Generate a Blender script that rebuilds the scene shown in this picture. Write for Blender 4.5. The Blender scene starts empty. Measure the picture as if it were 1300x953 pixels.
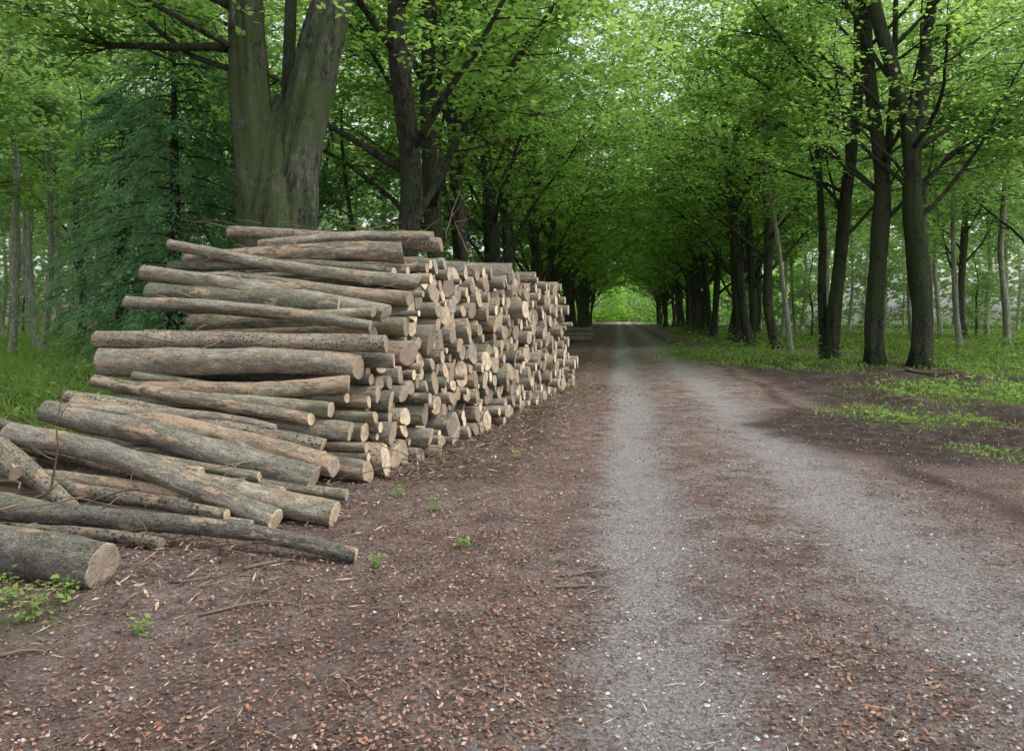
import bpy, math, random
import numpy as np
from mathutils import Vector, noise
random.seed(11); rng = np.random.default_rng(11)
scene = bpy.context.scene
COL = scene.collection
PI = math.pi
def P(px, py, Y): return Vector(((px-650)/1000*Y, Y, 1.6-(py-400)/1000*Y))
SL = 0.135          # the lane runs along x = a + SL*y

# ------------------------------------------------------------ node helpers
class NT:
    def __init__(s, name):
        s.m = bpy.data.materials.new(name); s.m.use_nodes = True
        s.t = s.m.node_tree; s.t.nodes.clear()
        s.out = s.t.nodes.new('ShaderNodeOutputMaterial')
    def n(s, typ, **kw):
        nd = s.t.nodes.new(typ)
        for k, v in kw.items(): setattr(nd, k, v)
        return nd
    def l(s, a, b): s.t.links.new(a, b)
    def put(s, v, sock):
        if isinstance(v, bpy.types.NodeSocket): s.l(v, sock)
        else: sock.default_value = v
    def math(s, op, a, b=0.0, c=None, clamp=False):
        nd = s.n('ShaderNodeMath', operation=op, use_clamp=clamp)
        s.put(a, nd.inputs[0]); s.put(b, nd.inputs[1])
        if c is not None: s.put(c, nd.inputs[2])
        return nd.outputs[0]
    def mix(s, f, a, b, blend='MIX'):
        nd = s.n('ShaderNodeMix', data_type='RGBA', blend_type=blend)
        s.put(f, nd.inputs[0])
        for v, k in ((a, 6), (b, 7)):
            if isinstance(v, (tuple, list)): v = tuple(v[:3])+(1,)
            s.put(v, nd.inputs[k])
        return nd.outputs[2]
    def ramp(s, f, stops):
        nd = s.n('ShaderNodeValToRGB'); cr = nd.color_ramp
        while len(cr.elements) < len(stops): cr.elements.new(0.5)
        for e, (p, c) in zip(cr.elements, stops):
            e.position = p
            e.color = (c, c, c, 1) if isinstance(c, (int, float)) else tuple(c[:3])+(1,)
        s.put(f, nd.inputs[0]); return nd.outputs[0]
    def noise(s, vec, scale, detail=4, rough=0.55, w=None):
        nd = s.n('ShaderNodeTexNoise')
        if w is not None:
            nd.noise_dimensions = '4D'; s.put(w, nd.inputs['W'])
        s.l(vec, nd.inputs['Vector'])
        nd.inputs['Scale'].default_value = scale; nd.inputs['Detail'].default_value = detail
        nd.inputs['Roughness'].default_value = rough
        return nd.outputs[0]
    def vor(s, vec, scale, feature='F1'):
        nd = s.n('ShaderNodeTexVoronoi', feature=feature); s.l(vec, nd.inputs['Vector'])
        nd.inputs['Scale'].default_value = scale; return nd.outputs['Distance']
    def mapping(s, vec, sc):
        nd = s.n('ShaderNodeMapping'); s.l(vec, nd.inputs[0]); nd.inputs['Scale'].default_value = sc
        return nd.outputs[0]
    def bump(s, h, strength, dist):
        nd = s.n('ShaderNodeBump'); s.l(h, nd.inputs['Height'])
        nd.inputs['Strength'].default_value = strength; nd.inputs['Distance'].default_value = dist
        return nd.outputs[0]
    def pbr(s, col, rough=0.85, nrm=None, spec=0.25):
        b = s.n('ShaderNodeBsdfPrincipled')
        s.put(col if not isinstance(col, tuple) else tuple(col[:3])+(1,), b.inputs['Base Color'])
        s.put(rough, b.inputs['Roughness']); b.inputs['Specular IOR Level'].default_value = spec
        if nrm: s.l(nrm, b.inputs['Normal'])
        s.l(b.outputs[0], s.out.inputs[0]); return s.m
    def objc(s): return s.n('ShaderNodeTexCoord').outputs['Object']
    def rand(s): return s.n('ShaderNodeObjectInfo').outputs['Random']

def leaf_mat(name, c0, c1, c2, trans=0.45, tb=1.6, clump=0.5):
    k = NT(name)
    isl = k.n('ShaderNodeNewGeometry').outputs['Random Per Island']
    nz = k.noise(k.objc(), clump, 1)
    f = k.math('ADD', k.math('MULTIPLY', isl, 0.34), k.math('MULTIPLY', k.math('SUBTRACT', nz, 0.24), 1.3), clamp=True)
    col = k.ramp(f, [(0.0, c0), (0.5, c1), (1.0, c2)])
    d = k.n('ShaderNodeBsdfDiffuse'); k.l(col, d.inputs[0])
    t = k.n('ShaderNodeBsdfTranslucent')
    tc = k.mix(1.0, col, (tb*1.12, tb*1.04, tb*0.74), 'MULTIPLY'); k.l(tc, t.inputs[0])
    m = k.n('ShaderNodeMixShader'); m.inputs[0].default_value = trans
    k.l(d.outputs[0], m.inputs[1]); k.l(t.outputs[0], m.inputs[2])
    k.l(m.outputs[0], k.out.inputs[0]); return k.m

M = {}
M['leaf'] = leaf_mat('beech_leaves', (.06,.12,.04), (.13,.235,.07), (.25,.39,.11), .64, 2.1, .45)
M['leaf_hazed'] = leaf_mat('hazed_far_leaves', (.15,.25,.12), (.27,.41,.20), (.41,.57,.29), .5, 1.6, .12)  # aerial haze painted in as a paler leaf colour
M['leaf_sun'] = leaf_mat('sun_painted_leaves', (.18,.34,.07), (.30,.50,.12), (.44,.62,.20), .5, 1.6, .2)  # sunlight at the lane end painted in as brighter leaf colour
M['leaf_dark'] = leaf_mat('dark_green_leaves', (.055,.12,.055), (.10,.20,.085), (.16,.29,.12), .55, 2.0, .5)  # darker, less yellow green for the dark young trees
M['conifer'] = leaf_mat('conifer_fronds', (.07,.15,.08), (.145,.265,.145), (.25,.41,.22), .45, 1.8, .6)
M['fern'] = leaf_mat('undergrowth_leaves', (.10,.18,.05), (.18,.30,.085), (.30,.45,.14), .45, 1.6, .3)
M['grass'] = leaf_mat('grass_blades', (.12,.20,.05), (.21,.34,.08), (.34,.48,.14), .4, 1.6, .5)

def bark_log(name, d, l, peel=0.62, spots=False, moss=0.0, peelc=(.48,.38,.265), isl=False):
    k = NT(name); oc = k.objc()
    rnd = k.n('ShaderNodeNewGeometry').outputs['Random Per Island'] if isl else k.rand()
    rd = k.math('MULTIPLY', rnd, 30.0)
    st = k.mapping(oc, (2.2, 8, 8))
    n1 = k.noise(st, 3.0, 8, .75, rd)
    n2 = k.noise(k.mapping(oc, (1.1, 4, 4)), 2.4, 7, .70, k.math('ADD', rd, 7.0))
    n3 = k.noise(k.mapping(oc, (8, 22, 22)), 6, 4, .75, rd)
    n4 = k.noise(k.mapping(oc, (1.2, 2, 2)), 1.3, 3, .6, k.math('ADD', rd, 17.0))
    col = k.ramp(n1, [(.33, d), (.5, tuple((a+b)/2 for a, b in zip(d, l))), (.64, l)])
    tint = k.ramp(rnd, [(0, (.60,.61,.59)), (.35, (.95,.96,.92)), (.7, (1.16,1.13,1.07)), (1, (1.5,1.40,1.24))])
    col = k.mix(1.0, col, tint, 'MULTIPLY')
    col = k.mix(1.0, col, k.ramp(n4, [(.3, (.66,.70,.63)), (.7, (1.32,1.28,1.22))]), 'MULTIPLY')
    col = k.mix(k.ramp(n3, [(.37, .9), (.48, 0)]), col, (.035,.031,.027))
    col = k.mix(k.ramp(n3, [(.54, 0), (.66, .6)]), col, (.60,.57,.51))
    if spots:
        v = k.vor(oc, 30.0)
        col = k.mix(k.ramp(v, [(.22, .9), (.38, 0)]), col, (.05,.038,.03))
    pk = k.math('ADD', n2, k.math('MULTIPLY', k.math('SUBTRACT', n1, .5), .4))
    pm = k.ramp(pk, [(peel, 0), (peel+.015, .9)])
    pc = k.mix(k.ramp(n3, [(.35, 0), (.65, 1)]), (peelc[0]*.6, peelc[1]*.47, peelc[2]*.42), (peelc[0]*1.3, peelc[1]*1.3, peelc[2]*1.3))
    col = k.mix(pm, col, pc)
    if moss > 0:
        mn = k.noise(oc, 3.5, 4, .6, k.math('ADD', rd, 3.0))
        col = k.mix(k.ramp(mn, [(.60-moss*.15, 0), (.74-moss*.15, .6)]), col, (.12,.145,.055))
    h = k.math('SUBTRACT', k.math('ADD', n1, k.math('MULTIPLY', n3, .7)), k.math('MULTIPLY', pm, .6))
    return k.pbr(col, .88, k.bump(h, 1.0, .032))
M['bark0'] = bark_log('log_bark_grey', (.13,.118,.102), (.45,.425,.38), .56)
M['bark1'] = bark_log('log_bark_peeling', (.145,.122,.102), (.44,.40,.345), .49)
M['bark2'] = bark_log('log_bark_dimpled', (.21,.17,.137), (.49,.425,.35), .57, True)
M['bark3'] = bark_log('log_bark_mossy', (.11,.11,.08), (.38,.375,.30), .57, False, .5)
M['bark4'] = bark_log('log_bark_far', (.13,.118,.097), (.43,.40,.345), .54, isl=True)

k = NT('sawn_wood'); oc = k.objc(); sx = k.n('ShaderNodeSeparateXYZ'); k.l(oc, sx.inputs[0])
ENDS = [(.05, (.78,.66,.48)), (.26, (.68,.55,.385)), (.46, (.56,.44,.30)), (.6, (.42,.345,.26)), (.76, (.25,.205,.165)), (.86, (.45,.41,.35)), (1, (.38,.28,.175))]
rd = k.rand(); y, z = sx.outputs[1], sx.outputs[2]
dist = k.math('SQRT', k.math('ADD', k.math('MULTIPLY', y, y), k.math('MULTIPLY', z, z)))
ang = k.math('ARCTAN2', z, y)
nn = k.noise(oc, 9, 4, .6, k.math('MULTIPLY', rd, 20.0))
ring = k.math('SINE', k.math('ADD', k.math('MULTIPLY', dist, 420.0), k.math('MULTIPLY', nn, 9.0)))
base = k.ramp(k.math('ADD', k.math('MULTIPLY', rd, .82), k.math('MULTIPLY', nn, .3)), ENDS)
col = k.mix(k.math('MULTIPLY', k.math('ADD', ring, 1.0), .10), base, (.30,.20,.12))
cv = k.n('ShaderNodeCombineXYZ'); k.l(k.math('SINE', ang), cv.inputs[0]); k.l(k.math('COSINE', ang), cv.inputs[1])
k.l(k.math('MULTIPLY', dist, 1.2), cv.inputs[2])
crn = k.noise(cv.outputs[0], 3.2, 3, .6, k.math('MULTIPLY', rd, 50.0))
crack = k.ramp(k.math('ABSOLUTE', k.math('SUBTRACT', crn, .5)), [(.0, 1), (.020, 0)])
crack = k.math('MULTIPLY', crack, k.ramp(k.noise(oc, 5, 2, .5, k.math('MULTIPLY', rd, 9.0)), [(.40, 0), (.52, .9)]))
col = k.mix(crack, col, (.05,.032,.02))
stain = k.noise(oc, 12, 6, .75, k.math('MULTIPLY', rd, 13.0))
col = k.mix(k.ramp(stain, [(.45, 0), (.62, .75)]), col, (.20,.16,.12))
heart = k.ramp(k.math('ADD', dist, k.math('MULTIPLY', nn, .06)), [(.045, .35), (.085, 0)])
col = k.mix(heart, col, (.36,.22,.12))
M['cut'] = k.pbr(col, .8, k.bump(k.math('ADD', stain, k.math('MULTIPLY', ring, .1)), .5, .012))
k = NT('sawn_wood_far'); isl = k.n('ShaderNodeNewGeometry').outputs['Random Per Island']
nn = k.noise(k.objc(), 14, 4, .7)
M['cut_far'] = k.pbr(k.mix(k.ramp(nn, [(.5, 0), (.7, .5)]), k.ramp(isl, ENDS), (.18,.14,.10)), .8)

def bark_tree(name, d, l, moss, mossamt, streak=.75, bd=.13):
    k = NT(name); oc = k.objc()
    n1 = k.noise(k.mapping(oc, (4, 4, 1.2)), 1.6, 8, .76)
    n2 = k.noise(k.mapping(oc, (9, 9, 4)), 2.2, 6, .78)
    n3 = k.noise(oc, 1.1, 7, .74)
    n5 = k.noise(k.mapping(oc, (2.6, 2.6, .45)), 1.7, 6, .68)
    col = k.ramp(n1, [(.36, d), (.62, l)])
    col = k.mix(k.ramp(n5, [(.42, streak), (.5, 0)]), col, tuple(c*.4 for c in d))
    col = k.mix(k.ramp(n2, [(.38, .9), (.48, 0)]), col, tuple(c*.3 for c in d))
    col = k.mix(k.ramp(n2, [(.54, 0), (.64, .5)]), col, tuple(min(1, c*1.9) for c in l))
    col = k.mix(k.ramp(k.math('ADD', n3, k.math('MULTIPLY', n2, .25)), [(.62-mossamt, 0), (.72-mossamt, .85)]), col, moss)
    return k.pbr(col, .9, k.bump(k.math('ADD', k.math('ADD', n1, n5), k.math('MULTIPLY', n2, .8)), 1.0, bd))
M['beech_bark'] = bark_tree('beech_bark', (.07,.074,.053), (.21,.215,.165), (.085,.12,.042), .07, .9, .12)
M['dark_bark'] = bark_tree('shaded_beech_bark', (.040,.038,.029), (.115,.11,.082), (.065,.09,.034), .02)  # darker copy of beech bark, avenue shade painted into its colour
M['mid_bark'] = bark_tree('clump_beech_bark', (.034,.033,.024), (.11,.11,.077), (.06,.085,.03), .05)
M['pale_bark'] = bark_tree('pale_slender_bark', (.26,.26,.20), (.60,.60,.48), (.20,.26,.12), -.05, .4)
M['birch_bark'] = bark_tree('birch_bark', (.35,.33,.26), (.62,.60,.48), (.30,.34,.2), -.1, .3)

# ground
k = NT('woodland_ground'); oc = k.n('ShaderNodeNewGeometry').outputs['Position']
def att(nm):
    a = k.n('ShaderNodeAttribute'); a.attribute_name = nm; return a.outputs['Fac']
nb = k.noise(oc, .55, 4, .6); nm_ = k.noise(oc, 3.2, 9, .76); nf = k.noise(oc, 42, 6, .8); nl = k.noise(oc, 1.6, 10, .8)
vp = k.vor(oc, 60.0); vp2 = k.vor(oc, 140.0)
dirt = k.ramp(nm_, [(.35, (.120,.083,.070)), (.5, (.245,.182,.157)), (.64, (.38,.305,.272))])
dirt = k.mix(k.ramp(nb, [(.38, .5), (.6, 0)]), dirt, (.155,.095,.075))
dirt = k.mix(k.ramp(nf, [(.37, .8), (.49, 0)]), dirt, (.07,.048,.04))
dirt = k.mix(k.ramp(nf, [(.54, 0), (.64, .65)]), dirt, (.45,.375,.335))
grav = k.ramp(nf, [(.36, (.16,.145,.14)), (.47, (.37,.35,.34)), (.6, (.65,.63,.625))])
grav = k.mix(k.ramp(vp2, [(.1, .0), (.55, .45)]), grav, (.19,.168,.158))
def blend(a, amt): return k.math('ADD', a, k.math('MULTIPLY', k.math('SUBTRACT', k.math('ADD', k.math('MULTIPLY', nl, .6), k.math('MULTIPLY', nf, .4)), .5), amt))
gm = k.ramp(blend(att('gravel'), 4.2), [(.2, 0), (.92, .94)])
col = k.mix(gm, dirt, grav)
mud = k.ramp(nm_, [(.37, (.026,.019,.016)), (.53, (.075,.055,.047)), (.68, (.18,.14,.12))])
col = k.mix(k.ramp(blend(att('mud'), 3.4), [(.3, 0), (.65, 1)]), col, mud)
grn = k.ramp(nm_, [(.35, (.045,.06,.02)), (.7, (.12,.17,.05))])
col = k.mix(k.ramp(blend(att('green'), 2.4), [(.35, 0), (.9, 1)]), col, grn)
hh = k.math('ADD', k.math('MULTIPLY', nm_, 1.0), k.math('ADD', k.math('MULTIPLY', nf, .6), k.math('MULTIPLY', vp, -.25)))
M['ground'] = k.pbr(col, .92, k.bump(hh, 1.0, .07), .2)

def flat_island(name, stops, rough=.8):
    k = NT(name); isl = k.n('ShaderNodeNewGeometry').outputs['Random Per Island']
    return k.pbr(k.ramp(isl, stops), rough)
M['litter'] = flat_island('dead_leaves', [(0, (.07,.043,.034)), (.3, (.15,.083,.063)), (.6, (.24,.125,.088)), (.82, (.31,.21,.165)), (.92, (.38,.165,.085)), (1, (.50,.41,.34))])
M['debris'] = flat_island('bark_debris', [(0, (.05,.035,.025)), (.5, (.12,.08,.06)), (.8, (.24,.175,.125)), (1, (.55,.44,.31))])
M['pebble'] = flat_island('pebbles', [(0, (.14,.125,.115)), (.6, (.31,.29,.28)), (1, (.60,.58,.57))])
M['twig'] = flat_island('twig_bark', [(0, (.10,.07,.05)), (1, (.22,.16,.12))])

# ------------------------------------------------------------ mesh helpers
def link(name, me, parent=None, loc=None):
    o = bpy.data.objects.new(name, me); COL.objects.link(o)
    if parent: o.parent = parent
    if loc is not None: o.location = loc
    return o
def tag(o, label=None, cat=None, group=None, kind=None):
    if label: o['label'] = label
    if cat: o['category'] = cat
    if group: o['group'] = group
    if kind: o['kind'] = kind
    return o
def fast_mesh(name, V, nper, mat):
    n = len(V)//nper
    me = bpy.data.meshes.new(name)
    me.vertices.add(len(V)); me.vertices.foreach_set('co', np.asarray(V, dtype=np.float32).ravel())
    me.loops.add(len(V)); me.loops.foreach_set('vertex_index', np.arange(len(V), dtype=np.int32))
    me.polygons.add(n)
    me.polygons.foreach_set('loop_start', np.arange(0, len(V), nper, dtype=np.int32))
    me.polygons.foreach_set('loop_total', np.full(n, nper, dtype=np.int32))
    me.update(calc_edges=True); me.materials.append(mat); return me
def norm(a): return a/np.maximum(np.linalg.norm(a, axis=1, keepdims=True), 1e-6)
def rhomb(p, d, up, L, W):
    d = norm(d); s = norm(np.cross(d, up)); L = L[:, None]; W = np.asarray(W)
    W = W[:, None] if W.ndim else W
    V = np.stack([p, p+d*L*.45+s*W*.5, p+d*L, p+d*L*.45-s*W*.5], axis=1)
    return V.reshape(-1, 3)
def sprays(centers, k, R, size, tilt=.22, zj=.04, hang=-.3, jit=.32):
    c = np.repeat(centers, k, axis=0); n = len(c)
    tx = np.repeat(rng.normal(0, tilt, (len(centers), 2)), k, axis=0)
    a = rng.uniform(0, 2*PI, n); r = R*np.sqrt(rng.uniform(0, 1, n))
    off = np.stack([np.cos(a)*r, np.sin(a)*r, rng.normal(0, zj, n)], 1)
    off[:, 2] += tx[:, 0]*off[:, 0]+tx[:, 1]*off[:, 1] - .4*r*r
    a2 = a+rng.normal(0, .8, n)
    d = np.stack([np.cos(a2), np.sin(a2), hang+rng.normal(0, .3, n)], 1)
    up = np.stack([rng.normal(0, jit, n), rng.normal(0, jit, n), np.ones(n)], 1)
    L = size*rng.uniform(.7, 1.3, n)
    return rhomb(c+off, d, up, L, L*.62)

class MB:
    def __init__(s): s.V = []; s.F = []
    def tube(s, pts, rad, seg=8, rough=0.0, seed=0.0, freq=1.0, flare=None, cap=True, ridge=0.0):
        pts = [Vector(p) for p in pts]; n = len(pts); b0 = len(s.V)
        prev = None; acc = 0
        for i, p in enumerate(pts):
            t = (pts[min(i+1, n-1)]-pts[max(i-1, 0)]).normalized()
            if prev is None:
                prev = Vector((1, 0, 0)) if abs(t.x) < .8 else Vector((0, 1, 0))
            u = (prev-t*prev.dot(t)).normalized(); v = t.cross(u); prev = u
            if i: acc += (p-pts[i-1]).length
            for j in range(seg):
                a = 2*PI*j/seg; r = rad[i]
                if rough: r *= 1+rough*noise.noise(Vector((math.cos(a)*1.3+seed, math.sin(a)*1.3, acc*freq+seed)))
                if ridge: r *= 1+ridge*noise.noise(Vector((math.cos(a)*3.2+seed, math.sin(a)*3.2, acc*.35)))+ridge*.5*noise.noise(Vector((math.cos(a)*2+seed, math.sin(a)*2, acc*1.8)))
                if flare: r *= 1+flare[0]*math.exp(-max(0, acc-.2)/flare[1])*(1+.45*math.sin(5*a+seed)+.2*math.sin(3*a))
                s.V.append(p+u*math.cos(a)*r+v*math.sin(a)*r)
        for i in range(n-1):
            for j in range(seg):
                a = b0+i*seg+j; b = b0+i*seg+(j+1) % seg
                s.F.append((a, b, b+seg, a+seg))
        if cap:
            s.F.append(tuple(range(b0, b0+seg))[::-1]); s.F.append(tuple(range(b0+(n-1)*seg, b0+n*seg)))
    def mesh(s, name, mat, smooth=True):
        me = bpy.data.meshes.new(name); me.from_pydata([tuple(v) for v in s.V], [], s.F)
        me.materials.append(mat)
        if smooth: me.polygons.foreach_set('use_smooth', [True]*len(me.polygons))
        me.update(); return me

# ------------------------------------------------------------ ground and lane
def sst(e0, e1, x):
    t = np.clip((x-e0)/(e1-e0), 0, 1); return t*t*(3-2*t)
def lowf(x, y):
    return np.sin(x*.9+y*.35)*np.cos(y*.6-x*.3)*.5+np.sin(x*2.3-y*1.4+1)*.25+np.sin(x*4.1+y*3.3)*.15
def height(x, y):
    a = x-SL*y
    h = .022*lowf(x, y)
    h += -.03*np.exp(-((a-.2)/.32)**2)-.03*np.exp(-((a-1.9)/.36)**2)
    h += .05*np.exp(-((a+.95)/.3)**2)
    far = sst(120, 300, y); h = h*(1-far)
    h += .06*sst(3.4, 5, a)*(np.sin(x*1.7+y*.9)+.7*np.sin(x*5.3-y*.8)+.5*np.sin(x*9+y*6))*(1-far)*np.exp(-((y-15)/12)**2)
    return h
def ell(x, y, cx, cy, rx, ry):
    return sst(1.5, .5, np.sqrt(((x-cx)/rx)**2+((y-cy)/ry)**2))
def green(x, y):
    a = x-SL*y
    g = sst(-5.0, -6.2, x)*sst(8, 10, y)*sst(-5.5, -7, a)
    g = np.maximum(g, ell(x, y, 9.4, 31, 3.4, 8))
    g = np.maximum(g, ell(x, y, 10.4, 15.6, 3.1, 3.0))
    g = np.maximum(g, .75*ell(x, y, 6.3, 12.4, 1.2, 1.7))
    g = np.maximum(g, .6*ell(x, y, 5.6, 9.3, .5, .6))
    g = np.maximum(g, sst(8.4, 10.2, a)*sst(17, 21, y))
    g = np.maximum(g, sst(4.2, 5.4, a)*sst(34, 40, y))
    g = np.maximum(g, .8*sst(-5, -7, a)*sst(24, 30, y))
    g = np.maximum(g, sst(180, 200, y))
    g = np.maximum(g, .5*ell(x, y, -2.65, 4.1, .4, .45))
    return g
def attrs(x, y):
    a = x-SL*y; w = .16*lowf(x*.7, y*.5)
    gr = .80*np.exp(-((a-.2-w)/.33)**2)+.66*np.exp(-((a-1.9-w)/.46)**2)
    gr += .27*sst(-.6, .1, a)*sst(3.5, 2.4, a)
    gr = gr*(.95-.2*lowf(x*2.1+5, y*.9))
    gr = np.clip(gr, 0, 1)
    mu = sst(2.9, 4.0, a)*sst(7.0, 9.5, y)*sst(34, 26, y)*.66
    mu = np.maximum(mu, .85*ell(x, y, 5.0, 10.8, 1.6, 2.6))
    mu = np.maximum(mu, .55*np.exp(-((a-3.1-.3*lowf(x, y))/.28)**2)*sst(4, 7, y))
    mu = np.maximum(mu, sst(-.2, -1.2, a-0)*sst(5.5, 8, y)*sst(-4.5, -1, x)*.33)
    mu = np.maximum(mu, sst(-2, -3, a)*sst(20, 30, y)*.7)
    return gr, mu, green(x, y)
def grid_obj(name, X, Y, Z, mat):
    ny, nx = X.shape
    V = np.stack([X, Y, Z], -1).reshape(-1, 3)
    idx = np.arange(nx*ny).reshape(ny, nx)
    F = np.stack([idx[:-1, :-1], idx[:-1, 1:], idx[1:, 1:], idx[1:, :-1]], -1).reshape(-1, 4)
    me = bpy.data.meshes.new(name); me.from_pydata(V.tolist(), [], F.tolist())
    me.polygons.foreach_set('use_smooth', [True]*len(me.polygons))
    for nm, arr in zip(('gravel', 'mud', 'green'), attrs(X, Y)):
        at = me.attributes.new(nm, 'FLOAT', 'POINT'); at.data.foreach_set('value', arr.astype(np.float32).ravel())
    me.materials.append(mat); o = link(name, me); o['kind'] = 'structure'; return o
ys = np.concatenate([np.linspace(-8, 1.5, 12), np.geomspace(2, 60, 260), np.geomspace(64, 700, 40)])
xs = np.concatenate([-np.geomspace(12, 500, 40)[::-1], np.linspace(-11.9, 14, 240), np.geomspace(14.5, 500, 40)])
X, Y = np.meshgrid(xs, ys); A = X-SL*Y
Z = height(X, Y) - .04*sst(-.85, -.45, A)*sst(3.35, 2.95, A)*sst(400, 200, Y)
grid_obj('ground', X, Y, Z, M['ground'])
aa = np.linspace(-.9, 3.4, 56); yr = np.concatenate([np.linspace(-8, 1.5, 12), np.geomspace(2, 60, 260), np.geomspace(64, 185, 25)])
A, Y = np.meshgrid(aa, yr); X = A+SL*Y
def road_off(A): return -.02+.026*sst(-.9, -.5, A)*sst(3.4, 3.0, A)
grid_obj('road', X, Y, height(X, Y)+road_off(A), M['ground'])
def surf(x, y):
    a = x-SL*y
    return height(x, y)+np.maximum(road_off(a), 0)

# ------------------------------------------------------------ ground scatter
def scatter(N, p, a, b, x0=-150, x1=1450):
    y = (a**p+(b**p-a**p)*rng.uniform(0, 1, N))**(1/p)
    x = (rng.uniform(x0, x1, N)-650)/1000*y
    return x, y
x, y = scatter(200000, .4, 2.3, 40)
gr, mu, gn = attrs(x, y); a = x-SL*y
lf = .5+.5*lowf(x*1.7+3, y*1.3)
keep = rng.uniform(0, 1, len(x)) < np.clip((1-.9*np.clip(gr*1.25, 0, 1))*(.25+.8*lf)+.35*np.exp(-((a+.75)/.35)**2)+.2*np.exp(-((a-1.05)/.3)**2), 0, 1)*(1-.7*gn)*np.where(a > 2.8, .7, 1)
x, y = x[keep], y[keep]; n = len(x); az = rng.uniform(0, 2*PI, n)
d = np.stack([np.cos(az), np.sin(az), rng.normal(0, .35, n)], 1)
up = np.stack([rng.normal(0, .45, n), rng.normal(0, .45, n), np.ones(n)], 1)
L = rng.uniform(.010, .031, n)*np.clip(.85+y*.03, 1, 1.6)
V = rhomb(np.stack([x, y, surf(x, y)+.005+rng.uniform(0, .010, n)], 1), d, up, L, L*.6)
tag(link('leaf_litter', fast_mesh('leaf_litter', V, 4, M['litter'])), 'brown and orange fallen beech leaves scattered over track and verges', 'fallen leaves', kind='stuff')
N = 19000
y = rng.uniform(4.2, 18, N); xl = -1.0+.26*(y-8.6)
x = xl+rng.normal(.15, .6, N)-np.where(y < 7.6, rng.uniform(0, 2.6, N), 0)
az = rng.uniform(0, 2*PI, N)
d = np.stack([np.cos(az), np.sin(az), rng.normal(0, .2, N)], 1); up = np.stack([rng.normal(0, .3, N), rng.normal(0, .3, N), np.ones(N)], 1)
L = rng.uniform(.03, .20, N)*rng.uniform(.3, 1, N)
V = rhomb(np.stack([x, y, surf(x, y)+.01+rng.uniform(0, .03, N)], 1), d, up, L, rng.uniform(.006, .022, N))
x, y = scatter(9000, .4, 2.4, 20); n = len(x); az = rng.uniform(0, 2*PI, n)
d = np.stack([np.cos(az), np.sin(az), rng.normal(0, .1, n)], 1); up = np.stack([rng.normal(0, .3, n), rng.normal(0, .3, n), np.ones(n)], 1)
V2 = rhomb(np.stack([x, y, surf(x, y)+.012], 1), d, up, rng.uniform(.02, .12, n), rng.uniform(.003, .007, n))
tag(link('bark_debris', fast_mesh('bark_debris', np.concatenate([V, V2]), 4, M['debris'])), 'strips of bark, bits of twig and wood chips strewn around the log stack', 'bark debris', kind='stuff')
x, y = scatter(42000, .4, 2.3, 22); gr, mu, gn = attrs(x, y)
keep = rng.uniform(0, 1, len(x)) < gr*.85+.06; x, y = x[keep], y[keep]; n = len(x)
r = rng.uniform(.0025, .007, n)*rng.choice([1, 1, 1, 1, 1.9], n)
c = np.stack([x, y, surf(x, y)+r*.3], 1)
dirs = np.array([[1, 0, 0], [.3, .95, 0], [-.8, .6, 0], [-.8, -.6, 0], [.3, -.95, 0], [0, 0, .8]])
pv = c[:, None, :]+dirs[None]*r[:, None, None]*rng.uniform(.7, 1.3, (n, 6, 1))
tri = np.array([[0, 1, 5], [1, 2, 5], [2, 3, 5], [3, 4, 5], [4, 0, 5]])
me = bpy.data.meshes.new('gravel')
F = (np.arange(n)[:, None, None]*6+tri[None]).reshape(-1, 3)
me.from_pydata(pv.reshape(-1, 3).tolist(), [], F.tolist()); me.materials.append(M['pebble'])
tag(link('gravel', me), 'loose pale grey gravel in the wheel tracks of the lane', 'gravel', kind='stuff')
# grass
def green_pts(N, p, a, b, thr=.12, x0=-350, x1=1650):
    x, y = scatter(N, p, a, b, x0, x1); g = green(x, y)
    kp = rng.uniform(0, 1, len(x))*1.1 < np.where(g > thr, g, 0)*np.clip(.35+.6*(.5+.5*np.sin(x*2.1)*np.cos(y*1.7))+.4*np.sin(x*5+y*2)*np.cos(y*4.3), .02, 1)
    return x[kp], y[kp]
x, y = green_pts(220000, .7, 3.6, 60); n = len(x)
d = np.stack([rng.normal(0, .6, n), rng.normal(0, .6, n), np.ones(n)], 1)
up = np.stack([rng.normal(0, 1, n), rng.normal(0, 1, n), np.zeros(n)], 1)
L = rng.uniform(.03, .18, n)*np.clip(y/16, .25, 1.2)*np.where(x < -4, 2.4, 1)
V = rhomb(np.stack([x, y, surf(x, y)-.01], 1), d, up, L, .008+.0008*y)
tag(link('grass', fast_mesh('grass', V, 4, M['grass'])), 'fresh green grass on the verges and woodland floor', 'grass', kind='stuff')
x, y = green_pts(130000, .9, 9, 80, .5); n = len(x)
pt = np.clip(.5+.6*np.sin(x*.8+1)*np.cos(y*.5)+.45*np.sin(x*2.1+y*1.3), 0, 1.2)
z = rng.uniform(0, 1, n)**1.2*(.12+.8*pt)*np.clip((y-8)/16, .12, 1)*np.where(x < -4, 2.1, 1)
az = rng.uniform(0, 2*PI, n)
d = np.stack([np.cos(az), np.sin(az), rng.normal(.1, .35, n)], 1); up = np.stack([rng.normal(0, .4, n), rng.normal(0, .4, n), np.ones(n)], 1)
L = rng.uniform(.05, .18, n)*(.6+y/60)
V = rhomb(np.stack([x, y, z+.02], 1), d, up, L, L*.5)
tag(link('undergrowth', fast_mesh('undergrowth', V, 4, M['fern'])), 'bracken and bramble ground cover beneath the woodland trees', 'undergrowth', kind='stuff')

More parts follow.
